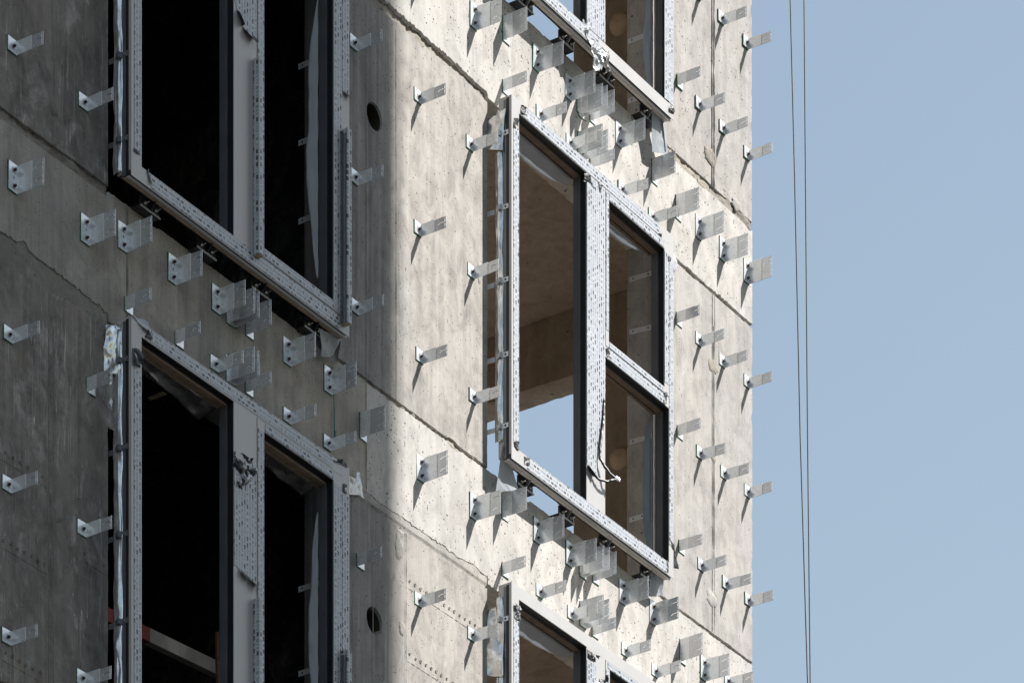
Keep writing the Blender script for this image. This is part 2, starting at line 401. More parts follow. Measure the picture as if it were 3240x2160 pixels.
for k in range(-1, 3):
    zb, zt = sp_z(k)
    H = HEAD.get(k, DEF_H); S = SILL.get(k, DEF_S)
    bot = []; top = []
    for i, (a, b) in enumerate(((XL, OL[0]), (OL[0], OL[1]), (OL[1], OR[0]), (OR[0], OR[1]), (OR[1], XR))):
        key = 'L' if i == 0 else 'R' if i == 4 else 'M'
        fixed = i in (1, 3)
        zz = zb + (H[key][1] if not fixed else -.012)
        amp = .014 if H[key][1] > .012 else .007
        if k == 1 and key == 'M' and not fixed: zq = [(a, zb + .040), (-.9, zb + .034), (-.5, zb + .024), (b, zb + .014)]
        elif k == 0 and key == 'L': zq = [(-6, zb + .10), (-4.5, zb + .062), (-4.15, zb + .05), (b, zb + .02)]
        else: zq = zz
        bot += rough_line(a + .001, b - .001, zq, amp, .011, 10 * k + i, chips=.035 if (k == 0 and i == 0) else .018 if not fixed else 0, chip_dir=1)
        zz = zt + (-S[key][0] if False else 0) + (S[key][0] if not fixed else -.004)
        top += rough_line(a + .001, b - .001, zz, .006 if fixed else .006, .011, 50 + 10 * k + i, chips=.035 if fixed else .02, chip_dir=-1)
    slab_piece('spandrel', bot + top[::-1], 0, TH, 'spandrel', bld) if k != 0 else None
    if k == 0:
        # one band split in two: left length rougher, its shade in the darker colour
        cut = -2.05
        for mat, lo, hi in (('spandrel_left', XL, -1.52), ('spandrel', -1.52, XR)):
            bb = [p for p in bot if lo <= p[0] < hi]; tt = [p for p in top if lo <= p[0] < hi]
            bb = ([] if lo == XL else [(lo, bb[0][1])]) + bb + ([] if hi == XR else [(hi - .002, bb[-1][1])])
            tt = ([] if lo == XL else [(lo, tt[0][1])]) + tt + ([] if hi == XR else [(hi - .002, tt[-1][1])])
            slab_piece('spandrel', bb + tt[::-1], 0, TH, mat, bld)

for k in range(-1, 2):
    z0 = -.172 + 3 * k; z1 = 2.13 + 3 * k
    S = SILL.get(k, DEF_S); H = HEAD.get(k + 1, DEF_H)
    for key in 'LMR':
        a, b = SEG[key]
        lo = rough_line(a, b, z0 + S[key][1], .005, .011, 90 + 7 * k + ord(key), chips=.02, chip_dir=1)
        zt = z1 + H[key][0]
        if k == 0 and key == 'M': zt = [(a, z1 - .050), (-.9, z1 - .028), (-.5, z1 - .015), (b, z1 - .035)]
        if k == -1 and key == 'L': zt = [(-6, z1 - .085), (-4.5, z1 - .075), (-4.2, z1 - .05), (b, z1 - .045)]
        hi = rough_line(a, b, zt, .010 if H[key][0] < -.02 else .003, .011, 130 + 7 * k + ord(key), chips=.03 if H[key][0] < -.02 else .012, chip_dir=-1)
        # vertical arrises, slightly ragged at the corner of the tower
        rnd = random.Random(k * 11 + ord(key)); side_r = []; side_l = []
        for i in range(1, 220):
            t = i / 220
            z = lo[-1][1] + (hi[-1][1] - lo[-1][1]) * t
            c = max(0, noise.noise(Vector((z * 9, ord(key), 3))) - .1) * (.030 if key == 'R' else .008)
            side_r.append((b - c - abs(noise.noise(Vector((z * 40, 5, ord(key))))) * (.005 if key == 'R' else .002), z))
            z = hi[0][1] + (lo[0][1] - hi[0][1]) * t
            side_l.append((a + abs(noise.noise(Vector((z * 30, 1, ord(key))))) * .003, z))
        hl = []
        if key == 'M':
            hl = [[(x + .004 * noise.noise(Vector((x * 30, z * 30, 0))), z) for x, z in circle(-1.439, 1.424 + 3 * k - (.0 if k == 0 else -.012), .078)]]
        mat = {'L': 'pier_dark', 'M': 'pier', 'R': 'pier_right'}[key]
        slab_piece('pier', lo + side_r + hi[::-1] + side_l, .0 if k != 1 else .004, TH, mat, bld, hl)
        if key == 'M':
            MB().box(-1.6, -1.27, .13, .19, 1.2 + 3 * k, 1.65 + 3 * k).build('hole_shade_backing', 'room_shade', bld)  # near-black block added behind the hole to darken it
            MB().grid(lambda u, v: Vector((-1.439 + .0735 * math.cos(6.28319 * v), .012 + .117 * u, 1.424 + 3 * k + .0735 * math.sin(6.28319 * v))), 3, 40).build('hole_shade_liner', 'hole_shade', bld, True)  # dark liner added; the shade inside the hole is its colour
        MB().prism(circle(-1.425, 1.41 + 3 * k, .018, 12), 'y', .122, .131).build('tie_hole', 'gasket', bld)

# mortar standing in the joints, a little behind the face
def mortar(x0, x1, z, h, y, seed, mat, crack=0.0, rl=1.0):
    nx = max(4, int((x1 - x0) / .013)); nz = 14
    def f(u, v):
        x = x0 + (x1 - x0) * u; zz = z - h / 2 + h * v
        if crack: y_ = y + crack * max(0, 1 - abs(zz - (z - .034 + .008 * noise.noise(Vector((x * 6, 1, 1))) + .006 * noise.noise(Vector((x * 30, 1, 1))))) / .012)
        else: y_ = y
        d = noise.noise(Vector((x * 7, zz * 22, seed))) * .012 + noise.noise(Vector((x * 26, zz * 40, seed))) * .010 - abs(noise.noise(Vector((x * 14, zz * 30, seed + 9)))) * .010 + noise.noise(Vector((x * 70, zz * 80, seed))) * .005
        return Vector((x, max(.0008, y_ + d * rl), zz))
    g = MB().grid(f, nx, nz)
    return g.build('mortar_joint', mat, bld, True)
for k in (-1, 0, 1, 2):
    for key in 'LMR':
        a, b = SEG[key]
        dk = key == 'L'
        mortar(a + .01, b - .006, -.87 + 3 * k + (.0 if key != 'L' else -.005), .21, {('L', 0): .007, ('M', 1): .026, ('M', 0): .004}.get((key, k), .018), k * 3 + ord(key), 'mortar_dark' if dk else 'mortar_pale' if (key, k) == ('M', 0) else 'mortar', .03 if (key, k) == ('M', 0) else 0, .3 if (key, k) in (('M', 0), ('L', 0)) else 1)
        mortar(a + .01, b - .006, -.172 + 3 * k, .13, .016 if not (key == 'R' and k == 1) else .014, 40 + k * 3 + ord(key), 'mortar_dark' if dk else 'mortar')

# mortar smears left proud of the face
def patch(cx, cz, rx, rz, seed, mat, t=.003):
    b = MB(); n = 46
    rim = []
    for i in range(n):
        an = 2 * math.pi * i / n; k = 1 + .45 * noise.noise(Vector((math.cos(an) * 1.5, math.sin(an) * 1.5, seed))) + .22 * noise.noise(Vector((math.cos(an) * 5, math.sin(an) * 5, seed)))
        rim.append((cx + rx * k * math.cos(an), cz + rz * k * math.sin(an)))
    r0 = [b.bm.verts.new((x, .001, z)) for x, z in rim]
    r1 = [b.bm.verts.new((cx + (x - cx) * .93, -t, cz + (z - cz) * .93)) for x, z in rim]
    r2 = [b.bm.verts.new((cx + (x - cx) * .45, -t * 1.25, cz + (z - cz) * .45)) for x, z in rim]
    c = b.bm.verts.new((cx, -t * 1.2, cz))
    for i in range(n):
        j = (i + 1) % n
        b.bm.faces.new((r0[i], r0[j], r1[j], r1[i])); b.bm.faces.new((r1[i], r1[j], r2[j], r2[i])); b.bm.faces.new((r2[i], r2[j], c))
    return b.build('mortar_patch', mat, bld, True)
for p in ((-1.19, -1.03, .04, .08, 2, 'pier'), (2.43, 3.03, .085, .05, 3, 'mortar'), (2.45, 1.63, .06, .05, 4, 'mortar'),
          (2.44, .06, .075, .05, 5, 'pier_right'), (-4.33, -2.08, .045, .055, 6, 'mortar_dark'), (-4.10, -1.36, .035, .06, 7, 'pier_dark'), (-4.37, .06, .04, .05, 8, 'pier_dark'),
          (-.33, 1.00, .03, .06, 10, 'pier'), (-1.16, -1.50, .03, .05, 11, 'pier'), (2.76, 2.86, .05, .04, 12, 'pier_right'),
          (-1.85, -.30, .06, .055, 13, 'spandrel_left'), (2.47, 1.02, .03, .03, 14, 'mortar')):
    patch(*p)

# upright form-panel seams: thin ragged fins of cement
def seam(x, z0, z1, wdt, prd, seed, mat, gap=.0):
    n = int((z1 - z0) / .02)
    def f(u, v):
        z = z0 + (z1 - z0) * u
        xx = x + (v - .5) * wdt + noise.noise(Vector((seed, z * 3, 0))) * .003
        h = prd * max(0, math.sin(math.pi * v)) * max(.15, .75 + .5 * noise.noise(Vector((seed + 4, z * 9, 0))) + .35 * noise.noise(Vector((seed, z * 45, 2))))
        return Vector((xx, .0012 - h, z))
    return MB().grid(f, n, 4).build('formwork_seam', mat, bld)
for x, z0, z1, wd, pr, mt in ((2.449, 2.83, 4.6, .010, .009, 'pier_right'), (2.477, 2.83, 4.6, .012, .010, 'pier_right'), (2.45, -.15, 2.12, .010, .008, 'pier_right'), (2.468, .3, 1.9, .010, .009, 'pier_right'), (2.478, -.15, 2.12, .009, .006, 'pier_right'),
                              (-1.522, -.16, 2.05, .012, .007, 'pier'), (-1.218, -.16, 2.05, .012, .006, 'pier'), (-1.113, -3.1, -.92, .010, .006, 'pier'), (-1.127, -3.1, -.92, .008, .004, 'pier'), (-1.522, -.80, -.2, .012, .008, 'spandrel_left'),
                              (-4.414, -3.16, -.96, .010, .008, 'mortar_dark'), (-4.395, -3.16, -.96, .010, .007, 'pier_dark'), (-4.376, -3.16, -.96, .010, .006, 'mortar_dark'), (-4.165, -3.16, -.93, .012, .008, 'mortar_dark'), (-4.152, -3.16, -.93, .008, .006, 'pier_dark'),
                              (-4.366, -.14, 2.0, .020, .008, 'mortar_dark'), (-3.761, -.82, -.2, .010, .006, 'mortar_dark'), (-3.749, -.82, -.2, .010, .006, 'mortar_dark'), (-.40, -.5, .0, .006, .002, 'spandrel'),
                              (-.40, 2.17, 2.8, .009, .003, 'spandrel'), (-1.30, -3.1, -.92, .008, .003, 'pier'), (-1.45, -3.1, -.92, .008, .003, 'pier'), (1.86, .0, 2.1, .008, .003, 'pier_right')):
    seam(x, z0, z1, wd, pr, x * 7, mt)
# level form-panel lines with their row of rivet marks
def rivets(x0, x1, z, mat, seed):
    nn = int((x1 - x0) / .012)
    MB().grid(lambda u, v: Vector((x0 + (x1 - x0) * u, .0012 - .005 * math.sin(math.pi * v) * max(.1, .7 + noise.noise(Vector((u * 30, seed, 0)))), z - .026 + (v - .5) * .008)), nn, 4).build('formwork_seam', mat, bld)
    b = MB(); x = x0 + .03; rnd = random.Random(seed)
    while x < x1 - .02:
        r = .011 + rnd.uniform(-.002, .002); zc = z + .018 + rnd.uniform(-.004, .004); n = 14
        o = [b.bm.verts.new((x + r * math.cos(2 * math.pi * i / n), .0012, zc + r * math.sin(2 * math.pi * i / n))) for i in range(n)]
        m_ = [b.bm.verts.new((x + r * .72 * math.cos(2 * math.pi * i / n), -.0055, zc + r * .72 * math.sin(2 * math.pi * i / n))) for i in range(n)]
        q = [b.bm.verts.new((x + r * .4 * math.cos(2 * math.pi * i / n), -.002, zc + r * .4 * math.sin(2 * math.pi * i / n))) for i in range(n)]
        for i in range(n):
            j = (i + 1) % n
            b.bm.faces.new((o[i], o[j], m_[j], m_[i])); b.bm.faces.new((m_[i], m_[j], q[j], q[i]))
        b.bm.faces.new(q); x += .058 + rnd.uniform(-.006, .006)
    b.build('rivet_mark', mat, bld)
for x0, x1, z, mt in ((-5.2, -4.42, -1.97, 'pier_dark'), (-5.2, -4.42, -2.43, 'pier_dark'), (-5.2, -4.42, -3.02, 'pier_dark'), (-1.11, -.30, -1.21, 'pier'), (-1.11, -.30, -1.65, 'pier'), (-4.15, -3.93, -2.24, 'pier_dark')):
    rivets(x0, x1, z, mt, int(abs(z) * 100))

# floors, side wall with its own openings, partition, back, added light-blocking roof and lower storeys
for j in range(-1, 3):
    MB().box(XL, -1.2, TH + .002, 6.2, -.46 + 3 * j, -.25 + 3 * j).build('floor_slab', 'room_shade', bld)
    MB().box(-1.0, 2.755, TH + .002, 6.2, -.46 + 3 * j, -.25 + 3 * j).build('floor_slab', 'inside', bld)
    MB().box(-.99, 2.75, TH + .01, 6.19, -.2496 + 3 * j, -.24 + 3 * j).build('floor_bounce_layer', 'bounce_floor', bld)  # unseen pale layer added to bounce light up to the soffit
ho = []
for k in range(-1, 2):
    e = rough_line(1.312, 3.4, 2.085 + 3 * k, .007, .04, 400 + k)
    ho.append([(1.312, -.2 + 3 * k)] + [(3.4, -.2 + 3 * k)] + e[::-1])
slab_piece('side_wall', [(TH + .002, -4.2), (6.4, -4.2), (6.4, 5.75), (TH + .002, 5.75)], 2.76, 2.982, 'inside', bld, ho, 'yz')
for k in range(-1, 2):
    MB().grid(lambda u, v: Vector((2.7605 - .055 * math.cos(u * math.pi / 2) - .003 * noise.noise(Vector((u * 3, math.cos(6.2832 * v) * 2, math.sin(6.2832 * v) * 2 + k))), .93 + .078 * math.sin(u * math.pi / 2) * math.cos(6.2832 * v), 1.392 + 3 * k + .078 * math.sin(u * math.pi / 2) * math.sin(6.2832 * v))), 14, 32).build('plaster_plug', 'tan', bld, True)
MB().box(-1.098, -1.002, TH + .002, 6.2, -4.2, 5.7).build('partition_wall', 'inside', bld)
MB().box(-1.198, -1.1, TH + .002, 6.2, -4.2, 5.7).build('partition_shade_face', 'room_shade', bld)  # added dark sheet painting the left room's shade on the partition
MB().box(XL, 2.755, 6.202, 6.4, -4.2, 5.75).build('rear_wall', 'room_shade', bld)
MB().box(XL - .2, XL - .002, 0, 6.4, -4.2, 5.75).build('side_wall', 'room_shade', bld)
MB().box(XL - .3, 3.1, -.1, 6.5, 5.83, 6.1).build('roof', 'inside', bld)  # unseen slab added on top to keep light out of the rooms
MB().box(XL - .2, 2.98, .0, 6.4, -14.2, -3.89).build('lower_wall', 'pier', bld)

# ------------------------------------------------------------------ window frames standing proud of the openings
YF, YB = -.157, -.060
def ring(b, x0, x1, z0, z1, t, ya, yb):
    """four bars lining the inside of a rectangular opening"""
    b.box(x0, x0 + t, ya, yb, z0, z1); b.box(x1 - t, x1, ya, yb, z0, z1)
    b.box(x0 + t + .0005, x1 - t - .0005, ya, yb, z0, z0 + t); b.box(x0 + t + .0005, x1 - t - .0005, ya, yb, z1 - t, z1)
def tape(parent, x0, x1, z0, z1, vert, y=YF, seed=0, tear=(0, 0, 0, 0)):
    """strip of printed tape; tear = raggedness of left, right, bottom, top ends"""
    rnd = random.Random(seed); 
    def edge(p, q, amt):
        n = max(2, int((Vector(p) - Vector(q)).length / .012)); out = []
        d = (Vector(q) - Vector(p)).normalized(); nn = Vector((-d.y, d.x))
        for i in range(n):
            t = i / n; pt = Vector(p).lerp(Vector(q), t)
            k = (noise.noise(Vector((pt.x * 18, pt.y * 18, seed))) * amt + rnd.uniform(-.25, .25) * amt * .4) if 0 < i else 0
            out.append(tuple(pt + nn * k))
        return out
    L, Rr, B, T = [max(a, .0006) for a in tear]
    poly = edge((x0, z0), (x1, z0), B) + edge((x1, z0), (x1, z1), Rr) + edge((x1, z1), (x0, z1), T) + edge((x0, z1), (x0, z0), L)
    b = MB(); b.prism(poly, 'y', y - .0022, y - .0008)
    return b.build('protective_tape', 'film_v' if vert else 'film_h', parent)
def tape_poly(parent, poly, vert, y=YF):
    b = MB(); b.prism(poly, 'y', y - .0024, y - .0008); return b.build('protective_tape', 'film_v' if vert else 'film_h', parent)

def console(parent, x, dark=True):
    c = MB().prism([(-.112, .012), (-.055, .012), (-.055, -.050), (-.062, -.050), (-.062, .006), (-.112, .006)], 'x', x, x + .172).build('support_console', 'steel_dark', parent, bevel=.0015)
    b = MB()                                   # rounded ends of the top flange
    n = 8
    pts = [(x - .016, -.064)] + [(x - .016 + .03 * (1 - math.cos(t)), -.118 + .03 - .03 * math.sin(t)) for t in [i / n * math.pi / 2 for i in range(n + 1)]]
    pts += [(x + .195 - .03 + .03 * math.sin(t), -.118 + .03 - .03 * math.cos(t)) for t in [i / n * math.pi / 2 for i in range(n + 1)]] + [(x + .195, -.064)]
    b.prism(pts, 'z', .0135, .0185); b.build('flange', 'steel_dark', c)
    MB().prism([(-.108, .0055), (-.0625, .0055), (-.0625, -.046)], 'x', x + .088, x + .092).build('gusset', 'steel_lit' if not dark else 'steel_dark', c)  # paler steel on sunlit windows, darker on shaded ones: light put into colour
    MB().box(x - .002, x + .174, -.066, .13, -.0465, -.0385).build('angle_leg', 'steel_dark', c)
    MB().box(x - .002, x + .174, -.0682, -.0662, -.050, -.0385).build('angle_lit_edge', 'steel_lit', c)  # thin paler strip paints the sunlit front edge of the angle
    for dx in (.045, .138):
        MB().tube([(x + dx, -.062, -.016), (x + dx, -.067, -.016)], .011, 12).build('washer', 'zinc', c)
        MB().tube([(x + dx, -.066, -.016), (x + dx, -.074, -.016)], .0075, 6).tube([(x + dx, -.073, -.016), (x + dx, -.094, -.014)], .004, 8).build('bolt', 'zinc', c)

def strap_left(parent, z, wall_x, dark=False):
    """bent steel lug from the frame side back to the reveal"""
    m = 'profile' if dark else 'strap'
    s = MB(); h = .030; t = .0022
    pts = [(-.0065, -.138), (-.0065, -.095), (-.030, -.088), (wall_x + .012, -.030), (wall_x + .004, .060)]
    for (xa, ya), (xb, yb) in zip(pts, pts[1:]):
        d = Vector((xb - xa, yb - ya)).normalized(); nn = Vector((-d.y, d.x)) * t / 2
        s.prism([(xa + nn.x, ya + nn.y), (xb + nn.x, yb + nn.y), (xb - nn.x, yb - nn.y), (xa - nn.x, ya - nn.y)], 'z', z - h / 2, z + h / 2)
    o = s.build('fixing_strap', m, parent)
    MB().tube([(-.0076, -.117, z), (-.0125, -.117, z)], .0055, 8).build('screw', 'bolt' if not dark else 'zinc', o)
def strap_right(parent, x, z, y0=.002, y1=.172, tilt=0.0):
    b = MB().box(x - .0035, x - .0015, y0, y1, z - .017, z + .017)
    if tilt:
        for v in b.bm.verts: v.co.z += (v.co.y - y0) * tilt
    o = b.build('fixing_strap', 'strap', parent)
    for yy in (y0 + .03, y1 - .03):
        MB().tube([(x - .0036, yy, z + (yy - y0) * tilt), (x - .0058, yy, z + (yy - y0) * tilt)], .0055, 8).build('screw', 'bolt', o)

def foil_strip(parent, z0, z1, seed, gaps=()):
    """reflective foil bulging along the left flank of the frame"""
    n = int((z1 - z0) / .02)
    def f(u, v):
        z = z0 + (z1 - z0) * u
        k = .5 + .5 * noise.noise(Vector((z * 2.2, seed, 0))) + .25 * noise.noise(Vector((z * 9, seed, 3)))
        pin = 1.0
        for g in gaps: pin = min(pin, min(1, abs(z - g) / .10) * .75 + .25)
        a = math.pi * v
        x = -.005 - (.006 + .011 * k) * pin * math.sin(a) - .004 * noise.noise(Vector((z * 16, v * 5, seed))) - .005 * noise.noise(Vector((z * 1.5, v * 7, seed + 2)))
        y = -.098 + .062 * v + .008 * noise.noise(Vector((z * 5, v * 3, seed + 4)))
        return Vector((x, y, z))
    return MB().grid(f, n, 10).build('foil_strip', 'foil', parent, True, thick=.0006)
def membrane(parent, x0, x1, zt, drop, seed, y0=-.052, mat='white_sheet'):
    """vapour membrane glued to the back of the head, hanging towards the lintel in waves"""
    n = int((x1 - x0) / .02)
    def f(u, v):
        x = x0 + (x1 - x0) * u
        e = math.sin(math.pi * min(1, max(0, u * .98 + .01))) ** .5
        wv = .020 * noise.noise(Vector((x * 3.2, seed, 0))) + .012 * noise.noise(Vector((x * 11, seed, 1))) + .004 * noise.noise(Vector((x * 34, seed, 2)))
        y = y0 + .12 * v * (.35 + .65 * e) + wv * v
        z = zt - drop * v * v * (.4 + .6 * e) - .010 * math.sin(v * 3.1) * e + .5 * wv * v * v
        return Vector((x, y, z))
    return MB().grid(f, n, 8).build('vapour_membrane', mat, parent, True, thick=.0008)
def membrane_side(parent, x, z0, z1, seed, reach=.075, y0=-.052, mat='white_sheet'):
    n = int((z1 - z0) / .02)
    def f(u, v):
        z = z0 + (z1 - z0) * u
        e = max(0, math.sin(math.pi * u)) ** .6
        k = .35 + .65 * max(0, .45 + noise.noise(Vector((z * 1.7, seed, 0))) * 1.1)
        xx = x - .05 * v * k * e - .008 * noise.noise(Vector((z * 9, seed, v * 2)))
        return Vector((xx, y0 + reach * v * k * e + .004, z))
    return MB().grid(f, n, 6).build('vapour_membrane', mat, parent, True, thick=.0008)

def window(X0, Z0, W, H, left, label, ml, mr, sash, transom=None, straps=(), right_straps=(), low=True):
    """left stile 'left'; mullion from ml to mr; sash = (x0, x1, z0, z1) of the opening light on the right"""
    t = empty('window_frame', (X0, 0, Z0), label, 'window frame', 'bare aluminium window frames fixed over the openings')
    bb, tb = .084, H - .078
    of = MB()
    of.box(0, left, YF, -.1535, .0, H); of.box(0, left, -.1531, YB, .022, H)
    of.box(sash[1] + .004, W, YF, -.1535, 0, H); of.box(sash[1] + .004, W, -.1531, YB, .022, H)
    xr = sash[1] + .004
    for xa, xb in ((left, ml), (mr, xr)):
        pass
    of.box(left + .0004, xr - .0004, YF, YB + .001, .022, bb); of.box(left + .0004, xr - .0004, YF, -.1535, .0, .0216)
    of.box(left + .0004, xr - .0004, YF, YB + .001, tb, H)
    of.box(ml, mr, YF + .0004, YB + .0005, bb + .0004, tb - .0004)
    if transom: of.box(mr + .0004, xr - .0004, YF + .0003, YB + .0008, transom[0], transom[1])
    of.build('outer_frame', 'paint', t)
    # opening light
    x0, x1, z0, z1, sw = sash
    s = MB(); ys, ye = YF - .0025, YB - .006
    s.box(x0, x0 + sw[0], ys, ye, z0, z1); s.box(x1 - sw[1], x1, ys, ye, z0, z1)
    s.box(x0 + sw[0] + .0004, x1 - sw[1] - .0004, ys, ye, z0, z0 + sw[2]); s.box(x0 + sw[0] + .0004, x1 - sw[1] - .0004, ys, ye, z1 - sw[3], z1)
    sa = s.build('sash', 'paint', t)
    p2 = (x0 + sw[0], x1 - sw[1], z0 + sw[2], z1 - sw[3])
    panes = [(left, ml, bb, tb, t), (p2[0], p2[1], p2[2], p2[3], sa)]
    if transom: panes.append((mr, xr, bb, transom[0], t))
    for xa, xb, za, zb, par in panes:
        b = MB(); ring(b, xa, xb, za, zb, .004, -.1545, -.116); b.build('gasket', 'gasket', par)
        b = MB(); ring(b, xa, xb, za, zb, .010, -.113, -.094); ring(b, xa, xb, za, zb, .006, -.091, -.070); ring(b, xa, xb, za, zb, .003, -.068, -.058)
        b.build('inner_profile', 'profile', par)
        b = MB(); b.box(xa + .011, xb - .011, -.112, -.09, zb - .016, zb - .0105); b.box(xa + .007, xb - .007, -.089, -.066, zb - .012, zb - .0065)
        b.box(xa + .004, xb - .004, -.057, -.036, zb - .012, zb - .002); b.build('thermal_break', 'ochre' if low else 'brown', par)
    # dark line round the sash
    g = MB(); e = .004
    g.box(x0 - e, x0 - .0003, YF + .004, YF + .010, z0, z1); g.box(x1 + .0003, x1 + e - .0002, YF + .004, YF + .010, z0, z1)
    g.build('gasket', 'gasket', sa)
    # left flank: grooved rubber and profile
    b = MB(); b.box(-.0022, -.0002, -.1385, -.1205, .004, H - .012); b.build('gasket', 'gasket', t)
    b = MB(); b.box(-.0045, -.0003, -.1195, -.112, .006, H - .02); b.box(-.0045, -.0003, -.109, -.100, .006, H - .02); b.build('inner_profile', 'profile', t)
    # underside: groove shade painted as black strips, round drip rail, thermal break
    b = MB(); b.box(.004, W - .004, -.1533, -.1395, .0125, .0217); b.box(.004, W - .004, -.1175, -.1145, .0165, .0217); b.box(.006, W - .006, -.0876, -.061, .0195, .0217); b.build('gasket', 'gasket', t)
    b = MB(); b.prism([(-.1392, .0216), (-.1392, .002), (-.136, -.003), (-.124, -.004), (-.1178, .002), (-.1178, .0216)], 'x', .002, W - .002)
    b.build('drip_rail', 'rail', t, bevel=.0015)
    b = MB(); b.box(.004, W - .006, -.1142, -.107, .002, .0215); b.box(.004, W - .006, -.1066, -.088, .005, .0215)
    b.build('thermal_break', 'ochre' if low else 'cream', t)
    MB().box(-.0012, .0038, -.1525, -.094, .004, .03).build('end_plug', 'gasket', t)
    for z in straps: strap_left(t, z, .0 - .004 if not low else -.004, dark=low)
    return t, sa

W1 = dict(left=.088, ml=.905, mr=1.116)
WA_, sA = window(-3.91, -.135, 2.003, 2.24, .088, 'shaded upper left window frame, beige mullion partly stripped of its printed tape', .905, 1.116, (1.120, 1.925, .088, 2.158, (.061, .080, .055, .052)), None, (.663, .207))
WB_, sB = window(-3.91, -3.135, 2.003, 2.24, .088, 'shaded lower left window frame with bunched torn tape on its mullion', .905, 1.116, (1.120, 1.925, .088, 2.158, (.061, .080, .055, .052)), None, (2.012, 1.538, 1.068, .597, .12))
WC_, sC = window(-.21, -.135, 1.906, 2.24, .082, 'sunlit middle right window frame with a printed crossbar and dangling torn tape', .855, 1.074, (1.078, 1.846, 1.166, 2.158, (.036, .055, .040, .052)), (1.092, 1.162), (2.014, 1.559, 1.109, .648, .21), low=False)
WD_, sD = window(-.21, 2.865, 1.906, 2.24, .082, 'sunlit top right window frame cut by the upper edge, crumpled plastic on its sill', .855, 1.074, (1.078, 1.846, 1.166, 2.158, (.036, .055, .040, .052)), (1.092, 1.162), (2.014, 1.1, .2), low=False)
WE_, sE = window(-.21, -3.135, 1.906, 2.24, .082, 'sunlit bottom right window frame, plain beige head, cut by the lower edge', .855, 1.074, (1.078, 1.846, .088, 2.158, (.045, .055, .055, .045)), None, (2.02, 1.5, 1.0), low=False)

for wdw, xs in ((WA_, (.19, .69, 1.19, 1.69)), (WB_, (.19, .69, 1.19, 1.69)), (WC_, (.21, .678, 1.15, 1.648)), (WD_, (.21, .678, 1.15, 1.648))):
    for x in xs: console(wdw, x, dark=wdw in (WA_, WB_))
for wdw, zz in ((WA_, (1.72, 1.27, .81)), (WB_, (1.65, 1.155))):
    for z in zz: strap_right(wdw, OL[1] + 3.91, z, .09 if wdw is WB_ else .105, .24, 0)
for z in (2.045, 1.69, .975): strap_right(WC_, OR[1] + .21, z, .002, .178, .10 if z < 1.8 and z > 1 else .04)
strap_right(WC_, OR[1] + .21, .47, .05, .178)
for z in (.62, .228): strap_right(WD_, OR[1] + .21, z, .01, .188, .02)

# printed tape on the faces --------------------------------------------------
SF = YF - .0025
# shaded upper left
tape(WA_, .024, .086, .155, 2.2, True, seed=1, tear=(0, 0, .02, 0))
tape(WA_, .165, 1.90, .006, .080, False, seed=2, tear=(.02, .0, 0, 0))
tape_poly(WA_, [(.907, 1.42), (.935, 1.36), (.968, 1.295), (.985, 1.292), (1.0, 1.296), (1.03, 1.288), (1.06, 1.276), (1.078, 1.272), (1.095, 1.285), (1.113, 1.288), (1.113, 2.15), (.907, 2.15)], True)
tape(sA, 1.122, 1.180, .10, 2.15, True, y=SF, seed=3)
tape(sA, 1.19, 1.84, .092, .140, False, y=SF, seed=4)
tape(sA, 1.846, 1.923, .10, 2.15, True, y=SF, seed=5)
tape(WA_, 1.931, 1.996, 1.40, 2.2, True, seed=6, tear=(0, 0, .02, 0))
# shaded lower left
tape(WB_, .022, .086, .02, 1.97, True, seed=7, tear=(0, 0, 0, .02))
tape(WB_, .17, 1.84, 2.172, 2.236, False, seed=8, tear=(.02, .02, 0, 0))
tape_poly(WB_, [(.907, 1.246), (.93, 1.250), (.95, 1.238), (.985, 1.243), (1.03, 1.232), (1.06, 1.225), (1.09, 1.213), (1.113, 1.214), (1.113, 1.86), (1.06, 1.89), (.99, 1.86), (.907, 1.85)], True)
tape(sB, 1.122, 1.180, .10, 2.10, True, y=SF, seed=9)
tape(sB, 1.19, 1.84, 2.110, 2.155, False, y=SF, seed=10)
tape(sB, 1.846, 1.923, .10, 2.09, True, y=SF, seed=11)
tape(WB_, 1.931, 1.996, .05, 2.06, True, seed=12, tear=(0, 0, 0, .02))
tape(WB_, .1, 1.9, .006, .080, False, seed=13)
# sunlit middle right
tape(WC_, .019, .080, .105, 2.045, True, seed=14, tear=(.003, .004, .01, .01))
tape(WC_, .125, 1.735, 2.166, 2.236, False, seed=15, tear=(.015, .01, 0, 0))
tape(WC_, .172, 1.83, .006, .082, False, seed=16, tear=(.015, .02, 0, .004))
tape_poly(WC_, [(.857, .318), (.88, .298), (.90, .290), (.93, .284), (.955, .279), (.974, .278), (.972, .34), (.976, .42), (.985, .5), (1.01, .57), (1.036, .661), (1.045, .70), (1.052, .78), (1.073, .86), (1.073, 2.15), (.857, 2.15)], True)
tape(sC, 1.080, 1.112, 1.27, 2.15, True, y=SF, seed=17, tear=(0, 0, .01, 0))
tape(sC, 1.12, 1.78, 1.168, 1.204, False, y=SF, seed=18)
tape(WC_, 1.12, 1.81, 1.094, 1.160, False, seed=19, tear=(.02, .02, 0, 0))
tape(sC, 1.12, 1.78, 2.110, 2.155, False, y=SF, seed=20, tear=(.01, 0, 0, 0))
tape(sC, 1.793, 1.844, 1.24, 2.09, True, y=SF, seed=21)
tape(WC_, 1.852, 1.898, .20, 2.05, True, seed=22, tear=(0, .006, .01, .02))
# sunlit top right
tape(WD_, .1, 1.00, .006, .080, False, seed=23, tear=(.0, .03, 0, 0))
tape(WD_, .857, 1.072, .09, 2.1, True, seed=24)
tape(WD_, .019, .080, .1, 2.1, True, seed=25)
tape(WD_, 1.793, 1.898, .09, 2.0, True, seed=26, tear=(0, 0, .01, 0))
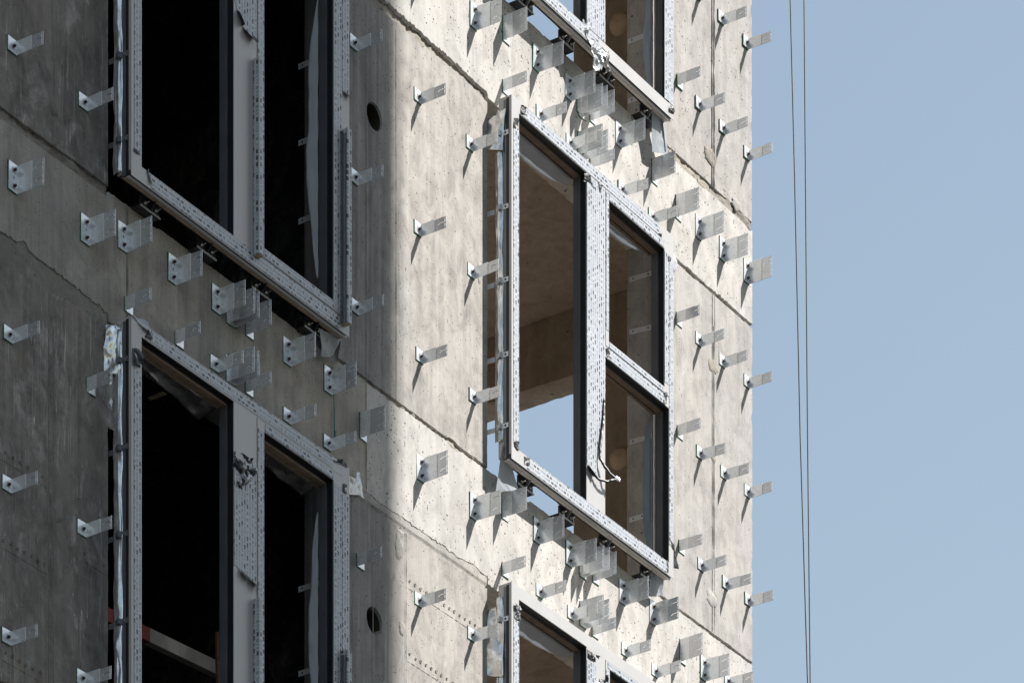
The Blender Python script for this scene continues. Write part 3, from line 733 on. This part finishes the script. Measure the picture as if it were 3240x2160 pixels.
# sunlit bottom right
tape(WE_, .020, .080, .1, 2.07, True, seed=27, tear=(0, .004, 0, .015))
tape(WE_, .858, .975, .1, 2.08, True, seed=28, tear=(0, .02, 0, .015))
tape(sE, 1.10, 1.78, 2.115, 2.156, False, y=SF, seed=29)
tape(sE, 1.080, 1.121, .1, 2.10, True, y=SF, seed=30)
tape(sE, 1.793, 1.844, .1, 2.10, True, y=SF, seed=31)
tape(WE_, 1.852, 1.898, .1, 2.1, True, seed=32)

# clip-on cover strips left half fitted
def cover(parent, x0, x1, z0, z1, yf, grooved=False):
    b = MB(); b.box(x0, x1, yf, YF - .0035, z0, z1); o = b.build('cover_strip', 'film_v', parent, bevel=.0015)
    MB().box(x0 + .004, x1 - .004, yf + .004, YF - .006, z0 - .003, z0 - .0002).build('end_plug', 'ochre', o)
    if grooved:
        b = MB()
        for k in range(3): b.box(x0 - .004 - .003 * (2 - k), x0 - .0002, YF - .005 - .014 * k - .008, YF - .005 - .014 * k, z0, z1 - .03)
        b.build('channel', 'profile', o)
cover(WA_, 1.078, 1.124, .055, 1.160, -.205)
cover(WA_, 1.918, 1.962, .040, 1.165, -.205, True)
cover(WB_, 1.080, 1.124, -.10, 1.123, -.205)
cover(WB_, 1.918, 1.962, -.10, 1.145, -.205, True)

# foils and membranes --------------------------------------------------------
foil_strip(WA_, .03, 2.2, 1, (.663, .207)); foil_strip(WB_, .0, 2.18, 2, (2.012, 1.538, 1.068, .597, .12))
foil_strip(WC_, .12, 2.16, 3, (2.014, 1.559, 1.109, .648, .21)); foil_strip(WD_, .05, 2.1, 4); foil_strip(WE_, .0, 2.16, 5, (2.02, 1.5))
for t, sd in ((WC_, 3), (WE_, 5), (WD_, 8)):
    membrane(t, .09, .87, 2.150, .022, sd); membrane(t, 1.10, 1.80, 2.150, .018, sd + 1)
for t, sd in ((WA_, 11), (WB_, 12)):
    sheet('vapour_membrane', [(.10, -.05, 2.152), (.90, -.05, 2.152), (.90, .085, 2.115), (.11, .0, 2.145)], 'silver_sheet', t, 40, 10, .016, 7, sd, sag=.012, smooth=True)
    sheet('vapour_membrane', [(1.18, -.05, 2.10), (1.84, -.05, 2.10), (1.84, .075, 2.07), (1.18, .03, 2.09)], 'silver_sheet', t, 34, 10, .014, 8, sd + 1, sag=.01, smooth=True)
    membrane_side(t, 1.845, .30, 1.95, sd + 4)
membrane_side(WC_, 1.80, .12, 1.06, 21, .06, mat='grey_sheet'); membrane_side(WD_, 1.80, .1, 1.06, 23, .05)
membrane_side(WE_, .13, .4, 2.0, 24, .05)
for t, W_ in ((WA_, 2.003), (WB_, 2.003), (WC_, 1.906), (WD_, 1.906), (WE_, 1.906)):
    MB().grid(lambda u, v: Vector((W_ - .012 + .022 * v + .004 * noise.noise(Vector((u * 30, v * 2, W_))), -.062 + .060 * v, .02 + 2.2 * u)), 90, 5).build('sealing_membrane', 'grey_sheet', t, True, thick=.0008)
for t in (WC_, WE_): MB().box(.43, .475, -.03, .19, 2.240, 2.2425).build('fixing_strap', 'galv', t)
MB().box(.62, .655, .12, .235, 2.17, 2.1725).build('fixing_strap', 'ochre', WB_)
# crumpled foil at the head corners
sheet('foil_flap', [(-.006, -.10, 2.21), (.01, .01, 2.235), (-.01, .055, 1.70), (-.006, -.075, 1.62)], 'foil', WB_, 26, 40, .019, 12, 3, smooth=True)
sheet('foil_flap', [(-.05, -.02, 2.22), (-.008, -.085, 2.20), (-.008, -.09, 1.93), (-.055, .02, 1.95)], 'foil', WB_, 24, 26, .016, 14, 5, smooth=True)
sheet('foil_flap', [(-.008, -.12, 2.16), (-.035, .03, 2.10), (-.05, .05, 1.93), (-.008, -.10, 1.90)], 'foil', WC_, 22, 22, .016, 7, 6, smooth=True)
sheet('foil_flap', [(-.006, -.11, 2.12), (-.04, .04, 2.10), (-.05, .05, 1.70), (-.008, -.10, 1.66)], 'foil', WE_, 18, 30, .014, 6, 7, smooth=True)
sheet('tape_flap', [(-.006, -.162, 2.238), (.215, -.10, 2.320), (.20, -.13, 2.255), (.12, -.175, 2.205)], 'white_sheet', WB_, 12, 10, .010, 12, 8)
sheet('tape_flap', [(.122, -.175, 2.215), (.205, -.13, 2.262), (.195, -.10, 2.215), (.14, -.155, 2.185)], 'black_foil', WB_, 10, 8, .008, 14, 9)
# membrane tongues at the sill corners
sheet('membrane_flap', [(-.02, -.10, .10), (.11, -.09, .01), (.20, -.075, -.10), (-.025, -.06, -.185)], 'white_sheet', WC_, 16, 18, .012, 7, 10)
sheet('membrane_flap', [(1.745, -.09, .0), (1.90, -.09, .012), (1.965, -.08, -.18), (1.80, -.06, -.225)], 'white_sheet', WD_, 14, 14, .008, 6, 11)
sheet('membrane_flap', [(1.86, -.10, .01), (1.90, -.06, .01), (1.99, -.06, -.16), (1.93, -.085, -.17)], 'profile', WD_, 12, 14, .006, 6, 12)
sheet('membrane_flap', [(1.79, -.085, -.02), (2.0, -.10, .02), (1.98, -.05, -.10), (1.87, -.06, -.135)], 'white_sheet', WA_, 14, 14, .018, 8, 13)
sheet('membrane_flap', [(1.95, -.06, .0), (2.01, -.09, .0), (2.03, -.045, -.11), (1.965, -.05, -.12)], 'black_foil', WA_, 10, 12, .012, 10, 14)
sheet('membrane_flap', [(1.75, -.09, .01), (1.885, -.10, .02), (1.95, -.055, -.06), (1.78, -.05, -.135)], 'white_sheet', WC_, 14, 14, .015, 8, 15)
sheet('foil_flap', [(2.006, -.09, 2.20), (2.29, -.035, 2.35), (2.35, -.02, 2.235), (2.006, -.03, 2.16)], 'clear_sheet', WB_, 18, 16, .02, 9, 16)
sheet('foil_flap', [(1.908, -.13, 2.22), (2.18, -.03, 2.22), (2.15, -.02, 2.09), (1.908, -.05, 2.0)], 'clear_sheet', WC_, 20, 18, .022, 10, 17)
sheet('foil_flap', [(1.908, -.05, 2.10), (2.10, -.03, 2.16), (2.13, -.02, 2.05), (1.908, -.04, 2.02)], 'black_foil', WC_, 14, 12, .02, 13, 18)

# torn tape: bunches, curls and danglers
def bunch(parent, x, z, wx, wz, seed, mat='black_foil', amp=.022, y=-.163, rot=0.0):
    c, s_ = math.cos(rot), math.sin(rot)
    P = [(x + a * wx * c - b * wz * s_, y, z + a * wx * s_ + b * wz * c) for a, b in ((-.5, -.5), (.5, -.35), (.5, .5), (-.5, .4))]
    return sheet('torn_tape', P, mat, parent, 14, 14, -amp * .8, 19, seed)
bunch(WB_, .985, 1.84, .17, .13, 31, amp=.05); bunch(WB_, 1.03, 1.80, .14, .11, 32, 'clear_sheet', .045); bunch(WB_, .99, 1.735, .11, .08, 33, amp=.035)
bunch(WB_, .135, 2.20, .07, .055, 34, amp=.018); bunch(WB_, 1.91, 2.235, .13, .03, 35, amp=.018, rot=.12); bunch(WB_, 1.955, 2.10, .04, .06, 36, amp=.014)
bunch(WB_, .045, 2.03, .085, .11, 37, amp=.022, y=-.166)
bunch(WA_, .15, .055, .018, .085, 38, amp=.010, rot=.35); bunch(WA_, .045, .145, .055, .02, 39, amp=.008)
bunch(WA_, 1.10, 1.283, .05, .014, 40, amp=.006)
bunch(WC_, .047, 2.08, .05, .07, 41, amp=.014); bunch(WC_, .125, 2.205, .045, .06, 42, amp=.014); bunch(WC_, .93, 2.125, .20, .055, 43, amp=.022, rot=.05)
bunch(WC_, 1.10, 1.13, .026, .075, 44, amp=.014); bunch(WC_, 1.80, 1.135, .04, .09, 45, amp=.014); bunch(WC_, 1.732, 2.15, .03, .06, 46, amp=.010)
bunch(WC_, 1.845, 2.06, .035, .035, 47, amp=.012); bunch(WC_, .055, .10, .05, .06, 48, amp=.012); bunch(WC_, .165, .05, .055, .055, 49, amp=.012)
bunch(WC_, 1.83, .05, .02, .085, 50, amp=.012, rot=.2)
bunch(WD_, .93, .03, .26, .11, 51, 'clear_sheet', .045, rot=-.45); bunch(WD_, .985, -.055, .11, .16, 52, 'clear_sheet', .03, rot=.3); bunch(WD_, 1.09, -.02, .045, .15, 53, amp=.016, rot=.1)
bunch(WD_, 1.875, .05, .055, .05, 54, amp=.014)
bunch(WE_, .06, 2.07, .07, .11, 55, amp=.02); bunch(WE_, .93, 2.125, .13, .055, 56, amp=.03); bunch(WE_, 1.02, 2.01, .14, .12, 57, 'black_foil', .04); bunch(WE_, 1.01, 1.93, .12, .13, 58, 'clear_sheet', .035)
sheet('torn_tape', [(1.853, -.160, .24), (1.900, -.162, .22), (1.985, -.15, .095), (1.93, -.14, .085)], 'black_foil', WC_, 10, 10, .008, 14, 59)
# tape peeled off the middle mullion, rolled into a string that sticks out
def roll(parent, pts, r, seed, mat='black_foil'):
    P = []
    for (a, b) in zip(pts, pts[1:]):
        for i in range(8):
            q = Vector(a).lerp(Vector(b), i / 8); P.append(q + Vector((noise.noise(q * 40), noise.noise(q * 43 + Vector((3, 0, 0))), noise.noise(q * 38))) * .004)
    P.append(Vector(pts[-1])); rr = [r * (.8 + .35 * abs(noise.noise(p * 35 + Vector((seed, 0, 0))))) for p in P]
    return MB().tube(P, rr, 7).build('torn_tape', mat, parent)
roll(WC_, [(1.050, -.163, .80), (1.034, -.166, .66), (.992, -.170, .48), (.985, -.172, .40), (1.0, -.185, .375), (1.05, -.205, .325), (1.09, -.23, .30)], .010, 1)
roll(WC_, [(.865, -.162, .31), (.915, -.172, .270), (.960, -.185, .255), (1.02, -.205, .262), (1.09, -.23, .298)], .009, 2)
sheet('torn_tape', [(1.08, -.226, .285), (1.12, -.24, .29), (1.125, -.24, .325), (1.09, -.228, .325)], 'clear_sheet', WC_, 8, 8, .012, 30, 61)
sheet('torn_tape', [(1.036, -.163, .66), (1.048, -.166, .67), (1.01, -.172, .47), (.982, -.166, .47)], 'black_foil', WC_, 6, 14, .006, 18, 62)

# lifted lips along the tears
for t, P, sd in ((WA_, [(.935, -.1605, 1.365), (.985, -.1605, 1.296), (.960, -.195, 1.285), (.918, -.190, 1.335)], 71), (WA_, [(.985, -.1605, 1.296), (1.085, -.1605, 1.276), (1.075, -.192, 1.235), (.992, -.188, 1.262)], 72),
                 (WB_, [(.95, -.1605, 1.242), (1.04, -.1605, 1.232), (1.03, -.19, 1.198), (.958, -.185, 1.212)], 73), (WB_, [(1.04, -.1605, 1.232), (1.112, -.1605, 1.215), (1.108, -.195, 1.172), (1.045, -.188, 1.195)], 74),
                 (WC_, [(.86, -.1605, .316), (.93, -.1605, .285), (.925, -.19, .255), (.862, -.185, .29)], 75), (WA_, [(1.932, -.1605, 1.402), (1.995, -.1605, 1.402), (1.995, -.18, 1.372), (1.94, -.178, 1.380)], 76)):
    sheet('tape_flap', P, 'black_foil', t, 14, 10, .006, 16, sd)

# ------------------------------------------------------------------ facade brackets
REACH, TK = .183, .003
def plate_grid(ys, zs, holes, x, thick):
    """upright plate in the plane x with real slots; ys, zs are cut lines, holes are rectangles (y0, y1, z0, z1)"""
    ys = sorted(set([round(v, 5) for v in ys + [q for h in holes for q in h[:2]]])); zs = sorted(set([round(v, 5) for v in zs + [q for h in holes for q in h[2:]]]))
    b = MB(); V = {}
    def v(i, j):
        if (i, j) not in V: V[i, j] = b.bm.verts.new((x, ys[i], zs[j]))
        return V[i, j]
    for i in range(len(ys) - 1):
        for j in range(len(zs) - 1):
            cy, cz = (ys[i] + ys[i + 1]) / 2, (zs[j] + zs[j + 1]) / 2
            if any(h[0] < cy < h[1] and h[2] < cz < h[3] for h in holes): continue
            b.bm.faces.new((v(i, j), v(i + 1, j), v(i + 1, j + 1), v(i, j + 1)))
    r = bmesh.ops.extrude_face_region(b.bm, geom=b.bm.faces[:])
    for q in r['geom']:
        if isinstance(q, bmesh.types.BMVert): q.co.x += thick
    return b
BP = {}
def bracket_proto(kind):
    h = .074 if kind[0] == 'N' else .148
    sgn = -1 if kind[1] == 'A' else 1          # which way the wall leg turns
    parts = []
    # tip perforation and sliding slots
    tip = []
    z = .004
    for L_ in ([.006, .020, .020, .006] if h < .1 else [.006, .020, .020, .006, .006, .020, .020, .006]):
        tip.append((-REACH + .005, -REACH + .0095, z, z + L_)); z += L_ + .0047
    slots = []
    for zc in ([.040] if h < .1 else [.040, .110]):
        slots.append((-REACH + .012, -REACH + .050, zc, zc + .0045)); slots.append((-REACH + .048, -REACH + .056, zc - .009, zc - .0005))
    inner_far = -.104 if sgn < 0 else -.150
    f = plate_grid([-.0005, inner_far], [0, h], [], 0, TK); parts.append(('fin', f.build('fin', 'galv')))
    sx = .0032 if sgn < 0 else -.0004
    s = plate_grid([-.075, -REACH], [.002, h - .002], tip + slots, sx, .0026)
    parts.append(('slide_plate', s.build('slide_plate', 'galv_b')))
    for q in slots[1::2]:
        tb = MB().prism([(q[0] + .001, q[2]), (q[1] - .001, q[2]), (q[1] - .002, q[2] - .0035), (q[0] + .002, q[2] - .0035)], 'x', sx - .004, sx - .0005)
        parts.append(('locking_tab', tb.build('locking_tab', 'zinc')))
    # wall leg with its slot
    wl = .068
    xa, xb = (-wl, -.0006) if sgn < 0 else (TK + .0006, wl)
    b = MB(); hole = [] if h < .1 else [(h / 2 - .007, h / 2 + .007)]
    cx = sgn * .026
    if hole:
        z0, z1 = hole[0]
        b.box(xa, xb, -.0068, -.0038, 0, z0 - .0004); b.box(xa, xb, -.0068, -.0038, z1 + .0004, h)
        b.box(xa, cx - .004, -.0067, -.0038, z0, z1); b.box(cx + .004, xb, -.0067, -.0038, z0, z1)
    else: b.box(xa, xb, -.0068, -.0038, 0, h)
    parts.append(('wall_leg', b.build('wall_leg', 'galv')))
    ga, gb = (-wl - .0035, .006) if sgn < 0 else (-.004, wl + .0035)
    parts.append(('insulating_pad', MB().box(ga, gb, -.0037, .0012, -.005, h + .003).build('insulating_pad', 'green')))
    for zc in ([h * .46] if h < .1 else [.030, h - .034]):
        wsh = MB().box(cx - .013, cx + .013, -.0098, -.0069, zc - .013, zc + .013).build('washer', 'washer')
        bo = MB().tube([(cx, -.0095, zc), (cx, -.0185, zc)], .0088, 6).tube([(cx, -.018, zc), (cx, -.024, zc)], .0050, 8).build('bolt', 'bolt')
        parts += [('washer', wsh), ('bolt', bo)]
    for n_, o in parts: COL.objects.unlink(o)
    return parts

ORD = ['first', 'second', 'third', 'fourth', 'fifth', 'sixth', 'seventh', 'eighth']
ROWS = [
('far', [(-4.683, 0.178, 'NA'), (-4.679, -0.552, 'WA'), (-4.714, -1.355, 'NA'), (-4.722, -2.146, 'NA'), (-4.727, -2.949, 'NA')]),
('left', [(-4.098, 0.167, 'NA'), (-4.084, -0.552, 'WA'), (-3.765, -0.444, 'WA'), (-4.101, -1.345, 'NB'), (-4.11, -2.134, 'NA'), (-4.116, -2.94, 'NA')]),
('ua', [(-3.333, -0.426, 'WA'), (-2.939, -0.415, 'WA'), (-2.845, -0.418, 'WB'), (-2.804, -0.427, 'WA'), (-2.693, -0.421, 'WB'), (-2.272, -0.419, 'WA'), (-1.877, -0.413, 'WA')]),
('ub', [(-3.777, -0.763, 'NB'), (-3.335, -0.754, 'NB'), (-2.951, -0.746, 'NA'), (-2.854, -0.751, 'WB'), (-2.804, -0.758, 'WA'), (-2.697, -0.749, 'NB'), (-2.272, -0.753, 'NA'), (-1.884, -0.745, 'NA')]),
('m1', [(-1.624, 1.719, 'NA'), (-1.617, 0.932, 'NA'), (-1.605, 0.172, 'NA'), (-1.59, -0.543, 'WB'), (-1.619, -1.311, 'NB'), (-1.59, -2.098, 'NA')]),
('m2', [(-0.962, 2.463, 'WA'), (-0.964, 1.725, 'NA'), (-0.964, 0.928, 'NA'), (-0.946, 0.17, 'NA'), (-0.935, -0.541, 'WA'), (-0.958, -1.303, 'NA')]),
('m3', [(-0.37, 2.469, 'WA'), (-0.41, 1.704, 'NA'), (-0.394, 0.929, 'NA'), (-0.379, 0.168, 'NA'), (-0.374, -0.544, 'WA'), (-0.394, -1.297, 'NA')]),
('ta', [(-0.075, 2.557, 'WB'), (0.326, 2.555, 'WA'), (0.704, 2.556, 'WA'), (0.789, 2.511, 'WB'), (0.841, 2.526, 'WA'), (0.926, 2.54, 'WB'), (1.301, 2.543, 'WA'), (1.676, 2.504, 'WB')]),
('tb', [(-0.08, 2.236, 'NB'), (0.368, 2.266, 'NA'), (0.713, 2.25, 'NA'), (0.786, 2.255, 'WB'), (0.849, 2.248, 'WA'), (0.926, 2.236, 'NB'), (1.328, 2.242, 'NA'), (1.703, 2.238, 'NA')]),
('ba', [(-0.086, -0.41, 'WB'), (0.335, -0.409, 'WA'), (0.709, -0.407, 'WA'), (0.806, -0.421, 'WB'), (0.866, -0.404, 'WA'), (0.957, -0.399, 'WB'), (1.345, -0.403, 'WA'), (1.718, -0.393, 'WA')]),
('bb', [(-0.086, -0.764, 'NB'), (0.368, -0.738, 'NA'), (0.729, -0.739, 'NA'), (0.806, -0.733, 'WB'), (0.875, -0.735, 'WA'), (0.952, -0.747, 'NB'), (1.372, -0.732, 'NA'), (1.745, -0.727, 'NA')]),
('r1', [(1.993, 3.288, 'NB'), (1.973, 2.406, 'WB'), (1.983, 1.708, 'NB'), (1.996, 0.966, 'NB'), (2.015, 0.213, 'NB'), (2.028, -0.514, 'WB')]),
('r2', [(2.29, 3.999, 'NA'), (2.299, 3.265, 'NA'), (2.299, 2.401, 'WA'), (2.299, 1.69, 'NA'), (2.309, 0.938, 'NA'), (2.327, 0.196, 'NA'), (2.359, -0.522, 'WA')]),
('r3', [(2.593, 3.989, 'NA'), (2.611, 3.256, 'NA'), (2.607, 2.395, 'WA'), (2.607, 1.682, 'NA'), (2.625, 0.934, 'NA'), (2.646, 0.199, 'NA'), (2.676, -0.527, 'WA')]),
('r4', [(2.92, 3.987, 'NA'), (2.936, 3.235, 'NA'), (2.93, 2.391, 'WA'), (2.934, 1.682, 'NA'), (2.94, 0.938, 'NA'), (2.943, 0.201, 'NA')]),
]
DIRN = {'far': ('from the top', 'far left column', 'far left column of brackets'),
 'left': ('counting down', 'left of both shaded windows', 'brackets left of the shaded windows'),
 'ua': ('from the left', 'row under the shaded upper window', 'row under the upper left window'),
 'ub': ('from the left', 'row above the shaded lower window', 'row above the lower left window'),
 'm1': ('from the top', 'column right beside the shaded windows', 'column right of the shaded windows'),
 'm2': ('from the top', 'sunlit column by the shadow edge', 'column along the shadow edge'),
 'm3': ('from the top', 'column left of the sunlit windows', 'column left of the sunlit windows'),
 'ta': ('from the left', 'row under the top sunlit window', 'row under the top sunlit window'),
 'tb': ('from the left', 'row above the middle sunlit window', 'row above the middle sunlit window'),
 'ba': ('from the left', 'row under the middle sunlit window', 'row under the middle sunlit window'),
 'bb': ('from the left', 'row above the bottom sunlit window', 'row above the bottom sunlit window'),
 'r1': ('from the top', 'column right of the sunlit windows', 'column right of the sunlit windows'),
 'r2': ('from the top', 'column left of the corner pier seam', 'column left of the pier seam'),
 'r3': ('from the top', 'column right of the corner pier seam', 'column right of the pier seam'),
 'r4': ('from the top', 'column at the tower corner', 'column at the tower corner')}
for kd in ('NA', 'WA', 'NB', 'WB'): BP[kd] = bracket_proto(kd)
used = {k: False for k in BP}
rb = random.Random(5)
for key, items in ROWS:
    how, where, grp = DIRN[key]
    for i, (x, z, kd) in enumerate(items):
        e = D.objects.new('wall_bracket', None); COL.objects.link(e); e.empty_display_size = .1
        e.location = (x, 0, z); e.rotation_euler = (rb.uniform(-.018, .018), rb.uniform(-.008, .008), rb.uniform(-.035, .035))
        e['label'] = f"{ORD[i]} bracket {how}, {'narrow' if kd[0] == 'N' else 'wide'}, {where}"; e['category'] = 'wall bracket'; e['group'] = grp
        for n_, o in BP[kd]:
            if not used[kd]: c = o
            else: c = o.copy()
            COL.objects.link(c); c.parent = e
        used[kd] = True

# ------------------------------------------------------------------ loose things
def rope(pts, r, label):
    b = MB(); P = []
    for a, c in zip(pts, pts[1:]):
        for i in range(30): P.append(Vector(a).lerp(Vector(c), i / 30))
    P.append(Vector(pts[-1])); b.tube(P, r, 8)
    return tag(b.build('steel_cable', 'cable', smooth=True), label, 'cable', 'hoist cables hanging beside the tower')
rope([(4.229, 0.6, 11.344), (4.543, 0.6, 5.352), (4.606, 0.6, 4.123), (4.688, 0.6, 2.266), (4.796, 0.6, 0.512), (5.268, 0.6, -8.476)], .0048, 'left one of two thin dark steel cables hanging in front of the sky')
rope([(4.637, 0.6, 11.454), (4.745, 0.6, 5.455), (4.765, 0.6, 4.198), (4.796, 0.6, 2.312), (4.835, 0.6, 0.526), (4.998, 0.6, -8.473)], .0048, 'right one of two thin dark steel cables hanging in front of the sky')
b = MB(); b.tube([(-1.875, -.012, -.250), (-1.866, -.014, -.33), (-1.861, -.010, -.41), (-1.858, -.012, -.5), (-1.854, -.012, -.62)], .0028, 6)
b.tube([(-1.854, -.012, -.618), (-1.852, -.014, -.630), (-1.857, -.015, -.642), (-1.852, -.012, -.655)], .006, 7)
tag(b.build('cord', 'cord'), 'thin teal cord with a knot hanging below the upper shaded window corner', 'cord')
pl = empty('timber_plank', (-3.6, .3, -2.27), 'pale timber plank with red painted end leaning inside the lower shaded window', 'plank')
def bar(b, A, B, h, t):
    A, B = Vector(A), Vector(B)
    v = [b.bm.verts.new(p + Vector((0, dy, dz))) for p in (A, B) for dy in (0, t) for dz in (0, h)]
    for f in ((0, 1, 3, 2), (4, 6, 7, 5), (0, 4, 5, 1), (2, 3, 7, 6), (0, 2, 6, 4), (1, 5, 7, 3)): b.bm.faces.new([v[i] for i in f])
bb_ = MB(); bar(bb_, (-.10, 0, -.035), (.42, 0, .0), .078, .05); bb_.build('painted_end', 'red', pl)
bb_ = MB(); bar(bb_, (.4205, 0, .0), (1.9, 0, .11), .078, .05); bb_.build('board', 'timber', pl)
P = [(-2.70, .2, -2.06), (-2.695, .2, -2.3), (-2.68, .2, -2.7)]
tag(MB().tube(P, .011, 8).build('rebar', 'rust'), 'rusty reinforcing bar standing upright in front of the plank', 'rebar')
P = [(.31, .12, 2.79), (.312, .12, 2.95), (.318, .125, 3.2)]
tag(MB().tube(P, .011, 8).build('rebar', 'rust'), 'rusty reinforcing bar standing behind the sill of the top sunlit window', 'rebar')
